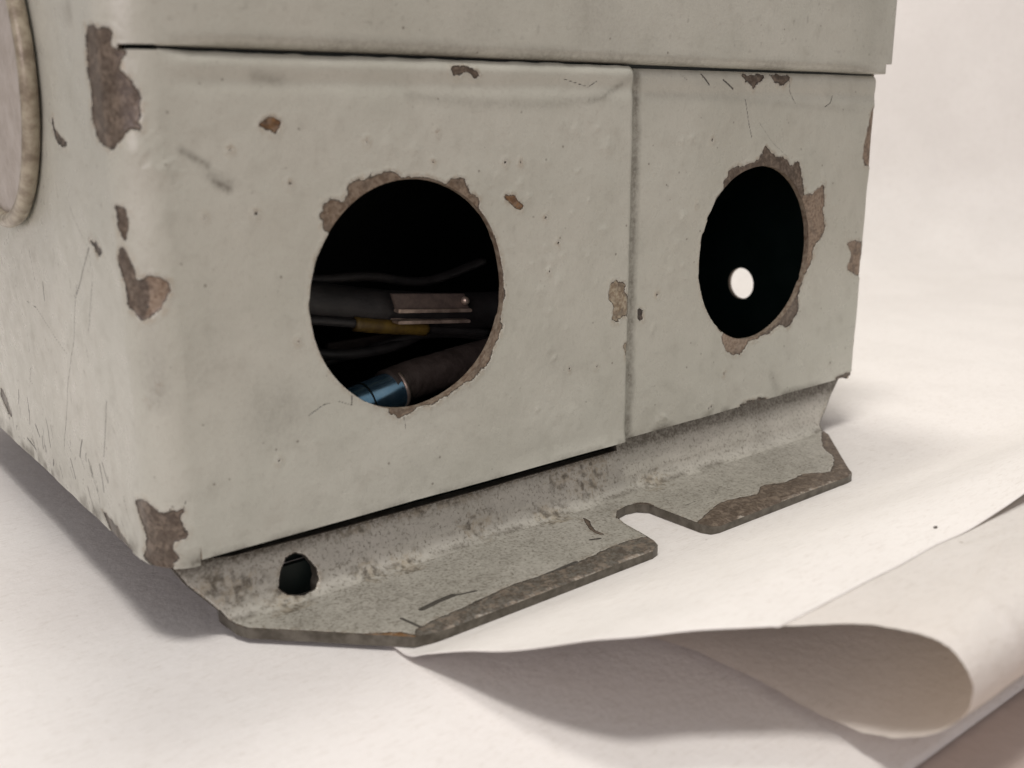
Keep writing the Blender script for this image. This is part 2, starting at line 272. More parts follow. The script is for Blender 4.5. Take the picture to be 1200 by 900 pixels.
TONES = {'u': (.235, .185, .135), 's': (.40, .345, .25), 'b': (.122, .094, .070), 't': (.30, .232, .172), 'o': (.23, .125, .05), 'd': (.05, .04, .033), 'g': (.125, .115, .097)}
def chip_depth(chip):
    a = np.clip((.14 - chip) / .28, 0, 1); a = a * a * (3 - 2 * a)
    return -.20 * a + .07 * np.exp(-((chip - .45) / .28) ** 2)
def wear_fields(X, Y, D, extra_chip=None, rag_amp=1.0):
    chip = np.full(X.shape, 3.0); scr = np.full(X.shape, 2.0); grime_shade = np.zeros(X.shape); stain = np.zeros(X.shape)
    tone = np.ones(X.shape + (4,)); tone[..., :3] = TONES['b']
    for tn, P in D.get('chips', []):
        P = closed_spline(P, 4)
        k = near(X, Y, P, 3); s = poly_sdf(X[k], Y[k], P) + rag_amp * (.30 * vnoise(X[k] + 70, Y[k] + 70, .95, 201) + .16 * vnoise(X[k] + 70, Y[k] + 70, .42, 202)); c = chip[k]; tt = tone[k]
        tt[s < c, :3] = TONES[tn]; tone[k] = tt; chip[k] = np.minimum(c, s)
    for P in D.get('spots', []):
        r = .16 + .14 * ((P[0] * 7.13 + P[1] * 3.7) % 1)
        s = np.hypot(X - P[0], (Y - P[1]) * .8) - r; chip = np.minimum(chip, np.where(s < 1.2, s + .12, 3))
    for w, P in D.get('scr', []):
        k = near(X, Y, P, 2); scr[k] = np.minimum(scr[k], line_dist(X[k], Y[k], P) - w * .5)
    for w, a, P in D.get('smear', []):
        k = near(X, Y, P, 4); grime_shade[k] = np.maximum(grime_shade[k], a * np.exp(-(line_dist(X[k], Y[k], P) / w) ** 2))
    for P in D.get('stain', []):
        k = near(X, Y, P, 3); stain[k] = np.maximum(stain[k], np.clip(.6 - poly_sdf(X[k], Y[k], closed_spline(P, 3)) / 2.4, 0, 1))
    if extra_chip is not None: chip = np.minimum(chip, extra_chip)
    return dict(chip=chip, scr=scr, grime_shade=grime_shade, stain=stain, tone=tone)
def blister(X, Y, D):
    h = np.zeros(X.shape)
    for u, z, r, a in D.get('bumps', []):
        k = np.nonzero((np.abs(X - u) < 3 * r) & (np.abs(Y - z) < 3 * r))[0]
        an = (u * 7.3 + z * 3.1) % 3.14; ca, sa = math.cos(an), math.sin(an); dx = X[k] - u; dy = Y[k] - z
        q = ((dx * ca + dy * sa) ** 2 + ((dy * ca - dx * sa) * (1.25 + .5 * math.sin(u * 5))) ** 2) / (r * .75) ** 2
        h[k] += a * (.55 if r < 2 else .9) * np.exp(-q * (1 + .5 * vnoise(X[k] * 2 + 50, Y[k] * 2 + 50, 1.1, 77)))
    return h

def micro(D, regions, seed):
    r = random.Random(seed); out = list(D['bumps'])
    for cx, cz, sx, sz, n in regions:
        for _ in range(n): out.append((r.gauss(cx, sx), r.gauss(cz, sz), r.uniform(.4, 1.4), r.uniform(-.10, .09)))
    D['bumps'] = out
micro(DATA['L'], [(70, 27, 6, 9, 120), (64, 50, 5, 3, 30), (77, 8, 6, 3, 20), (84, 45, 4, 8, 25)], 1)
micro(DATA['R'], [(100, 34, 4, 10, 70), (104, 57, 5, 4, 15), (150, 28, 5, 10, 30)], 2)
def sheet(name, U, Vv, posfn, cut, fields, mats, back, parent, kind=None, rim_mi=1):
    """a sheet of metal on a (u, v) millimetre grid: cells where cut(u, v) < 0 are removed, the edge is pulled onto cut = 0, and every
    edge is turned back by the thickness vector so that holes and edges show the metal's depth"""
    X, Y = np.meshgrid(U, Vv, indexing='ij'); nu, nv = X.shape
    step = U[1] - U[0]
    idx = np.arange(nu * nv).reshape(nu, nv)
    Q = np.stack([idx[:-1, :-1], idx[1:, :-1], idx[1:, 1:], idx[:-1, 1:]], -1).reshape(-1, 4)
    x = X.ravel().copy(); y = Y.ravel().copy()
    if cut is not None:
        s = cut(x, y)
        keep = ~(s[Q] < -step * .05).any(1); Q = Q[keep]
        # boundary vertices near the cut slide onto it
        used = np.zeros(nu * nv, int); np.add.at(used, Q.ravel(), 1)
        b = (used > 0) & (s < step * 1.6)
        onb = b & (used < 4)
        for _ in range(3):
            e = .02; s0 = cut(x[onb], y[onb]); gx = (cut(x[onb] + e, y[onb]) - s0) / e; gy = (cut(x[onb], y[onb] + e) - s0) / e
            n = np.maximum(gx * gx + gy * gy, .2)
            x[onb] -= s0 * gx / n; y[onb] -= s0 * gy / n
    P = posfn(x, y)
    E = np.concatenate([Q[:, [0, 1]], Q[:, [1, 2]], Q[:, [2, 3]], Q[:, [3, 0]]])
    key = np.sort(E, 1); key = key[:, 0].astype(np.int64) * (nu * nv) + key[:, 1]
    u_, inv, cnt = np.unique(key, return_inverse=True, return_counts=True)
    B = E[cnt[inv] == 1]
    bv, binv = np.unique(B, return_inverse=True); binv = binv.reshape(B.shape)
    n0 = len(P); nb = len(bv)
    bk = back(x[bv], y[bv]) if callable(back) else np.broadcast_to(np.array(back), (nb, 3))
    P2 = np.concatenate([P, P[bv], P[bv] + bk])
    S = np.stack([binv[:, 1] + n0, binv[:, 0] + n0, binv[:, 0] + n0 + nb, binv[:, 1] + n0 + nb], 1)
    allf = np.concatenate([Q, S])
    used = np.zeros(len(P2), bool); used[allf.ravel()] = True
    remap = np.cumsum(used) - 1
    me = mesh_from(name, P2[used], remap[allf], mats, np.concatenate([np.ones(len(Q), bool), np.ones(len(S), bool)]), np.concatenate([np.zeros(len(Q), int), np.full(len(S), rim_mi)]))
    fl = fields(np.concatenate([x, x[bv], x[bv]]), np.concatenate([y, y[bv], y[bv]]))
    for k, v in fl.items(): set_attr(me, k, v[used])
    return link(name, me, parent, kind)

def box_mesh(name, lo, hi, mat, bevel=0.0, segs=2):
    bm = bmesh.new(); bmesh.ops.create_cube(bm, size=1)
    for v in bm.verts:
        v.co = Vector([lo[i] + (hi[i] - lo[i]) * (v.co[i] + .5) for i in range(3)])
    if bevel: bmesh.ops.bevel(bm, geom=bm.edges[:], offset=bevel, segments=segs, affect='EDGES', profile=.5)
    me = bpy.data.meshes.new(name); bm.to_mesh(me); bm.free(); me.materials.append(mat)
    return me
def tube_mesh(name, pts, rad, mat, n=20, cap=True, wob=0.0, seed=0):
    rnd = random.Random(seed)
    pts = [Vector(p) for p in pts]; m = len(pts); V = []; Fc = []
    for i, p in enumerate(pts):
        d = (pts[min(i + 1, m - 1)] - pts[max(i - 1, 0)]).normalized()
        a = d.cross(Vector((0, 0, 1))).normalized(); b = a.cross(d)
        r = rad[i] if isinstance(rad, (list, tuple)) else rad
        for k in range(n):
            q = 2 * math.pi * k / n; rr = r * (1 + wob * rnd.uniform(-1, 1))
            V.append(p + a * math.cos(q) * rr + b * math.sin(q) * rr)
    for i in range(m - 1):
        for k in range(n):
            Fc.append([i * n + k, i * n + (k + 1) % n, (i + 1) * n + (k + 1) % n, (i + 1) * n + k])
    if cap: Fc.append(list(range(n))[::-1]); Fc.append(list(range((m - 1) * n, m * n)))
    return mesh_from(name, [tuple(v) for v in V], Fc, [mat], True)
def spline(ctrl, n):
    """Catmull-Rom through the control points"""
    c = [np.array(p, float) for p in ctrl]; c = [2 * c[0] - c[1]] + c + [2 * c[-1] - c[-2]]; out = []
    seg = len(c) - 3
    for i in range(seg):
        for k in range(n):
            t = k / n; p0, p1, p2, p3 = c[i:i + 4]
            out.append(.5 * (2 * p1 + (p2 - p0) * t + (2 * p0 - 5 * p1 + 4 * p2 - p3) * t * t + (3 * p1 - p0 - 3 * p2 + p3) * t ** 3))
    out.append(c[-2]); return np.array(out)

# ---------------------------------------------------------------- setting: table and paper
W, H, TH, G, RC = 170.6, 70.0, 1.2, -12.7, 6.0       # millimetres: box width, sheet height, sheet thickness, paper level, corner radius

link('tabletop', box_mesh('tabletop', (-.9, -.7, -.045), (1.6, 1.6, (G - 3.2) * MM), TABLE, .002), None, 'structure')

def paper_grid(name, U, Vv, zfn, mat, xfn=None, thick=.16):
    X, Y = np.meshgrid(U, Vv, indexing='ij'); nu, nv = X.shape
    xx = X if xfn is None else xfn(X, Y)
    Z = zfn(xx, Y)
    if isinstance(Z, tuple): xx, yy, Z = Z
    else: yy = Y
    P = np.stack([xx.ravel(), yy.ravel(), Z.ravel()], 1) * MM
    idx = np.arange(nu * nv).reshape(nu, nv)
    Q = np.stack([idx[:-1, :-1], idx[1:, :-1], idx[1:, 1:], idx[:-1, 1:]], -1).reshape(-1, 4)
    me = mesh_from(name, P, Q, [mat], True)
    return me
def solid(o, t):
    m = o.modifiers.new('thickness', 'SOLIDIFY'); m.thickness = t * MM; m.offset = -1; return o

# lower sheet, straight front edge over the table
def z_low(x, y):
    z = G - .75 + .10 * vnoise(x + 900, y + 900, 23, 3)
    z = z - 1.6 * np.clip((-y - 66) / 14, 0, 1) ** 2          # droops a little towards its front edge
    return z
Ulow = np.concatenate([np.linspace(-700, -60, 40), np.linspace(-55, 200, 180), np.linspace(210, 1200, 60)])
Vlow = np.concatenate([np.linspace(-80, 60, 110), np.linspace(70, 1100, 60)])
lo_me = paper_grid('lower_paper', Ulow, Vlow, z_low, PAPER_LOW)
solid(link('lower_paper', lo_me, None, 'structure'), .2)

# curled sheet: its cross-section runs out from under the box, climbs, rolls over and comes back underneath (y, z, left end x)
EDGE = spline([(60, G - .30, 26.6), (-8, G - .30, 26.4), (-19.5, G - .25, 26.3), (-23.2, G + .15, 26.4), (-26.5, G + 1.7, 27.0), (-33.7, G + 4.8, 28.3), (-40.2, G + 7.3, 29.3), (-47.1, -2.5, 30.8), (-52.6, -.05, 32.8), (-57.1, 1.45, 35.5),
               (-60.3, 1.95, 41), (-63.9, 2.3, 46), (-68.4, 2.85, 51.5), (-73.5, 3.6, 56),
               (-79, 4.7, 57.2), (-83.5, 4.75, 57.4), (-86.6, 2.9, 57.5), (-87.7, -.3, 57.5), (-86.6, -3.6, 57.5), (-83.6, -6.9, 57.5), (-79.4, -9.4, 57.5), (-74, -11.2, 57.6),
               (-66, -11.75, 57.8), (-57, -11.55, 58), (-47, -11.6, 57), (-38, -12.2, 55), (-24, -12.95, 53)], 12)
Ucl = np.concatenate([np.linspace(0, 1, 2) * .2, np.linspace(.6, 110, 150), np.linspace(114, 600, 100)])
def soften(X, Y, Z):
    t = np.clip((-Y - 19) / 44, 0, 1); zs = G - .3 + 15.0 * t * t * (3 - 2 * t)
    k = np.clip((X - 40) / 45, 0, 1); k = k * k * (3 - 2 * k) * (Y > -62)
    k = k * np.clip((Y + 63) / 4, 0, 1)
    return Z * (1 - k) + zs * k
def curl_mesh(edge, U, lift=None):
    n = len(edge)
    yy = edge[:, 0][None, :]; zz = edge[:, 1][None, :]; xl = edge[:, 2][None, :]
    u = U[:, None]
    jit = .22 * vnoise(np.arange(n)[None, :] * 1.0, np.zeros((1, n)), 5, 8) + .10 * vnoise(np.arange(n)[None, :] * 1.0, np.zeros((1, n)), 1.5, 9)
    X = xl + u + jit * np.clip(1 - u / 4, 0, 1); Y = np.broadcast_to(yy, X.shape).copy(); Z = np.broadcast_to(zz, X.shape).copy()
    top = (np.arange(n) < 10 * 12)[None, :]
    Z = np.where(top, soften(X, Y, Z), Z)
    roll = np.clip((Z - G) / 10, 0, 1)
    Z = Z + roll * (.5 * vnoise(X + 500, Y + 500, 31, 5) + .2 * vnoise(X + 500, Y + 500, 9, 6))
    for (x0, y0, ang, amp, wd) in ((80, -78, 20, .35, 2.0), (112, -84, -35, .4, 2.4), (70, -84, 70, .25, 1.6), (150, -80, 12, .4, 2.2), (95, -72, -8, .2, 1.5)):
        ca, sa = math.cos(math.radians(ang)), math.sin(math.radians(ang)); d = (X - x0) * -sa + (Y - y0) * ca; l = (X - x0) * ca + (Y - y0) * sa
        Z = Z + roll * (Y < -68) * amp * np.clip(1 - np.abs(d) / wd, 0, 1) * np.exp(-(l / 14) ** 2)
    if lift is not None: X, Y, Z = lift(X, Y, Z)
    P = np.stack([X.ravel(), Y.ravel(), Z.ravel()], 1) * MM
    nu = len(U); idx = np.arange(nu * n).reshape(nu, n)
    Q = np.stack([idx[:-1, :-1], idx[:-1, 1:], idx[1:, 1:], idx[1:, :-1]], -1).reshape(-1, 4)
    return P, Q
P, Q = curl_mesh(EDGE, Ucl)
cp = link('curled_paper', mesh_from('curled_paper', P, Q, [PAPER_CURL], True), None, None,
          'white paper sheet with its front edge rolled over into an open loop', 'paper')

# upper sheet: what the box stands on; it follows the curled sheet, ends part way up the roll and lifts off it on the right, sweeps up behind
FRONT = 67.5
ed = EDGE[(EDGE[:, 0] > -FRONT) & (np.arange(len(EDGE)) < 14 * 12)]
ycum = ed[:, 0]
def z_upper(X, Y):
    zc = soften(X, Y, np.interp(-Y, -ycum, ed[:, 1]))
    roll = np.clip((zc - G) / 10, 0, 1)
    z = np.maximum(zc + .15 + .03 * roll, G - .04) + roll * (.5 * vnoise(X + 500, Y + 500, 31, 5) + .2 * vnoise(X + 500, Y + 500, 9, 6))
    # lifts off on the right
    a = np.clip((X - 90) / 55, 0, 1); a = a * a * (3 - 2 * a)
    z = z + 5.2 * a * np.clip((-Y - 40) / 29, 0, 1) ** 1.6
    # little waves away from the foot
    away = np.clip((X - 185) / 50, 0, 1)
    z = z + away * .5 * vnoise(X + 700, Y + 700, 45, 11)
    # sweeps up into the background
    q = .62 * X + .78 * Y - 330
    t = np.clip(q / 70, 0, None)
    z = z + np.where(t < .97, 70 * (1 - np.sqrt(np.clip(1 - t ** 2, 0, 1))), 53.0 + 70 * 4.0 * (t - .97))
    z = z + np.clip(q / 60, 0, 1) * 2.2 * vnoise(X + 80, Y + 80, 60, 13)
    return z
Yu = np.concatenate([np.linspace(-FRONT, 10, 120), np.linspace(12, 200, 70), np.linspace(204, 620, 180)])
Uu = np.concatenate([np.linspace(0, 180, 170), np.linspace(183, 720, 200)])
UU, YY = np.meshgrid(Uu, Yu, indexing='ij')
XL = np.interp(-YY, -ycum, ed[:, 2]) - .35
XX = XL + UU
ZZ = z_upper(XX, YY)
Pu = np.stack([XX.ravel(), YY.ravel(), ZZ.ravel()], 1) * MM
idx = np.arange(UU.size).reshape(UU.shape)
Qu = np.stack([idx[:-1, :-1], idx[1:, :-1], idx[1:, 1:], idx[:-1, 1:]], -1).reshape(-1, 4)
solid(link('paper_backdrop', mesh_from('paper_backdrop', Pu, Qu, [PAPER], True), None, 'structure'), .09)

# ---------------------------------------------------------------- the box
random.seed(4)
box = empty('electrical_box', (W / 2 * MM, .07, G * MM), 'old grey-green painted steel electrical box with two round conduit holes', 'electrical box')
INV = Matrix.Translation((-W / 2 * MM, -.07, -G * MM))
def part(o):
    o.matrix_parent_inverse = INV; return o
HOLE_L = (43.55, 34.11, 18.21); HOLE_R = (130.47, 33.07, 18.21)
DL, DR, DF = DATA['L'], DATA['R'], DATA['F']

def corner_pos(u, z, off):
    """front (u >= RC), round corner, then the side running back; off = relief outwards"""
    arc = RC * math.pi / 2
    th = np.clip((RC - u) / RC, 0, math.pi / 2)
    x = np.where(u >= RC, u, RC - RC * np.sin(th)); y = np.where(u >= RC, 0, RC - RC * np.cos(th))
    back = np.clip(RC - arc - u, 0, None); y = y + back
    nx = -np.sin(th); ny = -np.cos(th)
    return np.stack([x + nx * off, y + ny * off, z], 1) * MM
def relief_L(u, z):
    w = .16 * vnoise(u + 400, z + 100, 17, 21) + .09 * vnoise(u + 400, z + 100, 6, 22) + .03 * vnoise(u + 400, z + 100, 1.9, 23)
    return w + blister(u, z, DL)

# left sheet of the front, with the left conduit hole
def cut_L(x, z):
    c = np.hypot(x - HOLE_L[0], z - HOLE_L[1]) - HOLE_L[2] + .07 * np.sin(5 * np.arctan2(z - HOLE_L[1], x - HOLE_L[0]) + 1)
    return c
def pos_L(x, z):
    off = relief_L(x, z)
    off = off * np.clip((x - RC) / 2, 0, 1) + relief_L(x, z) * (1 - np.clip((x - RC) / 2, 0, 1))
    ridge = .28 * np.exp(-((z - 66.2) / 1.3) ** 2)                       # groove of the folded flange along the top
    kx = np.clip((x - RC) / 5, 0, 1); P = corner_pos(x, z, off - ridge * kx + chip_depth(field_L(x, z)['chip']))
    P[:, 1] += kx * MM * 1.7 * (1 - np.sqrt(np.clip(1 - np.clip((z - 68.2) / 1.85, 0, 1) ** 2, 0, 1)))               # top edge turns over
    P[:, 1] += MM * .8 * np.clip((x - 90.6) / 1.4, 0, 1) ** 2              # free edge at the seam is softened
    P[:, 1] -= MM * .35 * np.clip((3.5 - z) / 3.5, 0, 1) ** 2 * np.clip((x - 20) / 60, 0, 1)   # bottom edge kicked out a touch
    P[:, 2] += MM * .10 * vnoise(x + 50, z * 0 + 7, 2.3, 31) * np.clip((z - 68) / 2, 0, 1)
    return P
def field_L(x, z):
    rim = np.hypot(x - HOLE_L[0], z - HOLE_L[1]) - HOLE_L[2] - .18 - .55 * np.clip(vnoise(x + 30, z + 30, 2.4, 41), 0, 1) + .25
    f = wear_fields(x, z, DL, rim)
    g = f['grime_shade']
    g = np.maximum(g, .25 * np.clip((z - 68.8) / 1.2, 0, 1) * np.clip(.45 + vnoise(x + 9, z * .2, 5, 42), 0, 1))       # handled top edge
    g = np.maximum(g, .40 * np.clip((x - 91.2) / .8, 0, 1))
    g = np.maximum(g, .5 * np.clip((1.2 - z) / 1.2, 0, 1) * np.clip(.4 + vnoise(x + 3, z + 3, 3, 43), 0, 1))
    g = np.maximum(g, .26 * np.exp(-((z - 22) / 10) ** 2) * np.clip(vnoise(x + 3, z + 3, 11, 44), 0, 1))
    f['grime_shade'] = g; return f
UL = np.arange(RC, 92.01, .24); UL[-1] = 92.0; ZL = np.linspace(0, H, 293)
part(sheet('front_panel', UL, ZL, pos_L, cut_L, field_L, [PAINT, RIM], (0, TH * MM, 0), box))

# left side wall with the round corner, one sheet
arc_end = RC - RC * math.pi / 2
US = np.concatenate([np.arange(-140, -70, .8), np.arange(-70, RC - .01, .26), [RC]])
ZS = np.concatenate([np.arange(-1.2, 82, .28), np.arange(82.5, 90.2, .9)])
def pos_S(u, z):
    off = relief_L(u, z)
    zz = z + .10 * vnoise(u + 300, z * 0 + 5, 9, 51) * np.clip((1 - z) / 2, 0, 1)
    # the foot of the corner is knocked in
    k = np.clip((2.0 - z) / 3, 0, 1) * np.clip((u + 6) / 6, 0, 1)
    P = corner_pos(u, zz, off - .8 * k + chip_depth(wear_fields(u, z, DL)['chip']))
    return P
def field_S(u, z):
    rnd = random.Random(12); D2 = dict(DL); D2['scr'] = list(DL['scr'])
    for _ in range(70):
        y0 = -rnd.uniform(8, 85); low = rnd.random() < .65; z0 = rnd.uniform(-1, 9) if low else rnd.uniform(8, 68)
        L = rnd.uniform(1, 5) * (1 if low else 1.6); a = math.radians(rnd.gauss(100, 22))
        D2['scr'].append((rnd.uniform(0, .42) if low else rnd.uniform(-.02, .16), [(y0, z0), (y0 + .6 * L * math.cos(a) + rnd.uniform(-.3, .3), z0 + .55 * L * math.sin(a)), (y0 + L * math.cos(a), z0 + L * math.sin(a))]))
    f = wear_fields(u, z, D2)
    g = f['grime_shade']
    g = np.maximum(g, .8 * np.clip((2.2 - z) / 2.5, 0, 1) * np.clip(.35 + 1.2 * vnoise(u + 300, z + 5, 2.2, 52), 0, 1))
    g = np.maximum(g, .35 * np.clip((5 - z) / 4, 0, 1) * np.clip(vnoise(u + 300, z + 5, 1.3, 53), 0, 1))
    g = np.maximum(g, .30 * np.exp(-((u - 2) / 2.0) ** 2) * np.clip(.2 + vnoise(u, z + 5, 6, 54), 0, 1) * np.clip((36 - z) / 6, 0, 1))
    g = np.maximum(g, .7 * np.exp(-((u + 10) / 4.0) ** 2) * np.clip((z - 70) / 6, 0, 1) * np.clip(vnoise(u + 40, z + 5, 4, 55), 0, 1))
    f['grime_shade'] = g; return f
def cut_S(u, z):          # slit between the front sheet and the lid, ends inside the round corner
    return np.maximum(np.abs(z - 70.25) - .33, -(u - 1.2)) * 1.0
part(sheet('side_wall', US, ZS, pos_S, cut_S, field_S, [PAINT, RIM], lambda u, z: np.stack([np.full(u.shape, .9 * MM) * np.clip((RC - u) / RC, 0, 1), np.full(u.shape, .9 * MM) * np.clip((u - arc_end) / RC, 0, 1), 0 * u], 1), box))

# right sheet of the front, tucked behind the left one
def cut_R(x, z):
    return np.hypot(x - HOLE_R[0], z - HOLE_R[1]) - HOLE_R[2] + .07 * np.sin(4 * np.arctan2(z - HOLE_R[1], x - HOLE_R[0]))
def pos_R(x, z):
    off = .16 * vnoise(x + 40, z + 100, 17, 61) + .09 * vnoise(x + 40, z + 100, 6, 62) + .03 * vnoise(x, z, 1.9, 63) + blister(x, z, DR)
    off = off + chip_depth(field_R(x, z)['chip'])
    off = off - .2 * np.exp(-((z - 65.6) / 1.2) ** 2)
    y = TH - off + 1.6 * (1 - np.sqrt(np.clip(1 - np.clip((z - 68.2) / 1.85, 0, 1) ** 2, 0, 1)))
    rr = np.clip((x - (W - 1.3)) / 1.3, 0, 1); y = y + 1.3 * (1 - np.sqrt(np.clip(1 - rr ** 2, 0, 1)))    # turns back at the right corner
    return np.stack([x, y, z - .2 * (z / 70)], 1) * MM
def field_R(x, z):
    rim = np.hypot(x - HOLE_R[0], z - HOLE_R[1]) - HOLE_R[2] + .05 - .55 * np.clip(vnoise(x + 30, z + 30, 2.0, 64), 0, 1)
    f = wear_fields(x, z, DR, rim); g = f['grime_shade']
    d = np.abs(x - 93.2 + .25 * vnoise(x * 0 + 1, z + 1, 3, 67))
    g = np.maximum(g, .85 * np.clip(1.25 - d / 1.5, 0, 1) * np.clip(.8 + .2 * vnoise(x + 1, z + 1, 1.6, 68), 0, 1))                                          # dirt packed in the seam
    g = np.maximum(g, .85 * np.clip((1.5 - z) / 1.5, 0, 1) * np.clip(.55 + vnoise(x + 3, z + 3, 3, 65), 0, 1))
    g = np.maximum(g, .25 * np.clip((z - 68.3) / 1.2, 0, 1) * np.clip(.6 + vnoise(x, z, 4, 66), 0, 1))
    f['grime_shade'] = g; return f
UR = np.linspace(91.2, W, 331); ZR = np.linspace(0, H - .2, 291)
part(sheet('front_panel', UR, ZR, pos_R, cut_R, field_R, [PAINT, RIM], (0, TH * MM, 0), box))

# lid: front lip with a rolled lower edge, side lip, top
def lid_profile():
    pts = [(6.2, 70.5)]                                 # (y, z) from the inside under the roll, round to the face and up
    for k in range(9):
        a = math.pi / 2 * k / 8
        pts.append((1.9 - 1.9 * math.sin(a), 70.5 + 1.7 - 1.7 * math.cos(a)))
    z = 72.6
    while z < 88: pts.append((0, z)); z += .5
    pts += [(0, 88.3), (.5, 89.6), (1.6, 90.0), (5, 90)]
    return np.array(pts)
LP = lid_profile(); S_ = np.concatenate([[0], np.cumsum(np.hypot(*np.diff(LP, axis=0).T))])
def pos_lid(x, s):
    y = np.interp(s, S_, LP[:, 0]); z = np.interp(s, S_, LP[:, 1])
    a = np.clip((s - S_[1]) / (S_[9] - S_[1]), 0, 1); k = np.maximum(np.clip((x - 158) / 10, 0, 1), np.clip((15 - x) / 8, 0, 1)) * ((s > S_[1]) & (s < S_[9]))
    y = y * (1 - k) + k * np.where(a < .5, 1.9 * (1 - 2 * a), 0); z = z * (1 - k) + k * np.where(a < .5, 70.5, 70.5 + 1.7 * (2 * a - 1))
    z = z - .55 * np.clip((x - 30) / 140, 0, 1) + np.clip(.5 - s / 16, 0, 1) * (.25 * vnoise(x + 5, s * 0 + 4, 14, 71))
    kk = np.clip((x - RC) / 8, 0, 1); y = y - (1 - kk) * relief_L(x, z)
    y = y - kk * np.clip(s - 4, 0, 1) * (.12 * vnoise(x + 5, z + 5, 19, 72) + .03 * vnoise(x + 5, z + 5, 3, 73))
    rr = np.clip((x - 172.9) / 1.1, 0, 1); y = y + 1.1 * (1 - np.sqrt(np.clip(1 - rr ** 2, 0, 1)))
    return np.stack([x, y, z], 1) * MM
def field_lid(x, s):
    f = wear_fields(x, s, {})
    g = .62 * np.clip((8.2 - s) / 2.6, 0, 1) * np.clip((x - 6) / 12, 0, 1) * np.clip(.75 + .4 * vnoise(x + 3, s + 3, 9, 74), 0, 1)  # grime plus the underside shade of the roll, both painted by this mask
    g = np.maximum(g, .22 * np.clip(vnoise(x + 3, s + 3, 12, 75), 0, 1))
    g = np.maximum(g, .3 * np.clip((vnoise(x + 3, s + 3, .9, 76) - .78) * 6, 0, 1))
    f['grime_shade'] = g; return f
part(sheet('lid', np.concatenate([np.arange(RC, 173.8, .5), [174.0]]), np.linspace(0, S_[-1], 110), pos_lid, lambda x, s: np.maximum(171.0 - x, s - np.interp(72.7, LP[1:30, 1], S_[1:30])), field_lid, [PAINT, RIM], (0, .6 * MM, 0), box))
part(link('lid_top', box_mesh('lid_top', (.003, .0052, .0888), (.1738, .140, .09), PAINT), box))
part(link('lid_side', box_mesh('lid_side', (.1731, .0016, .0722), (.1740, .140, .0885), PAINT, .0003), box))

# right side wall with a small screw hole that lets daylight in
def cut_W(y, z): return np.hypot(y - 36.0, z - 18.2) - 4.05
def pos_W(y, z): return np.stack([np.full(y.shape, W), y, z], 1) * MM
part(sheet('side_wall', np.linspace(2.5, 140, 276), np.linspace(-1, 88, 179), pos_W, cut_W, lambda y, z: wear_fields(y, z, {}), [PAINT, RIM], (-.9 * MM, 0, 0), box))
part(link('back_wall', box_mesh('back_wall', (.0006, .1390, -.0010), (.1702, .1402, .0886), PAINT), box))
part(link('base_plate', box_mesh('base_plate', (.0012, .0080, -.0010), (.1694, .1388, .0004), PAINT), box))
# lining of the inside, its shade put into a near-black colour, open at the two conduit holes and the screw hole
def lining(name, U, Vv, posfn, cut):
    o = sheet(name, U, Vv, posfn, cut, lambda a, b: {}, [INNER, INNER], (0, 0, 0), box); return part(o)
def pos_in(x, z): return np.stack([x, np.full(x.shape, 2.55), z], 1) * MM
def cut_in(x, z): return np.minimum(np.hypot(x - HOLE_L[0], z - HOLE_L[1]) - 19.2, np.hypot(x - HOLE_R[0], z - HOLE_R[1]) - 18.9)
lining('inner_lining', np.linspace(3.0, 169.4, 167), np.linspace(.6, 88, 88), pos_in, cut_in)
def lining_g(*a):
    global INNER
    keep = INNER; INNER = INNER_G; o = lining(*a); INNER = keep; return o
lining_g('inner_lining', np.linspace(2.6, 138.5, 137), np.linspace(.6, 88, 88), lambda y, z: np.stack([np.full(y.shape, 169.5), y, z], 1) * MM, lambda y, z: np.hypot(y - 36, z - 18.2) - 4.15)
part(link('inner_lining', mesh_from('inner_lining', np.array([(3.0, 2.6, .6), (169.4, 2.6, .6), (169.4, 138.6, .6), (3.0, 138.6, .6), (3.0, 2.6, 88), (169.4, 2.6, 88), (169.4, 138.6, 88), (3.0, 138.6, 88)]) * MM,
      [[0, 1, 2, 3], [4, 7, 6, 5], [3, 2, 6, 7], [0, 3, 7, 4]], [INNER]), box))

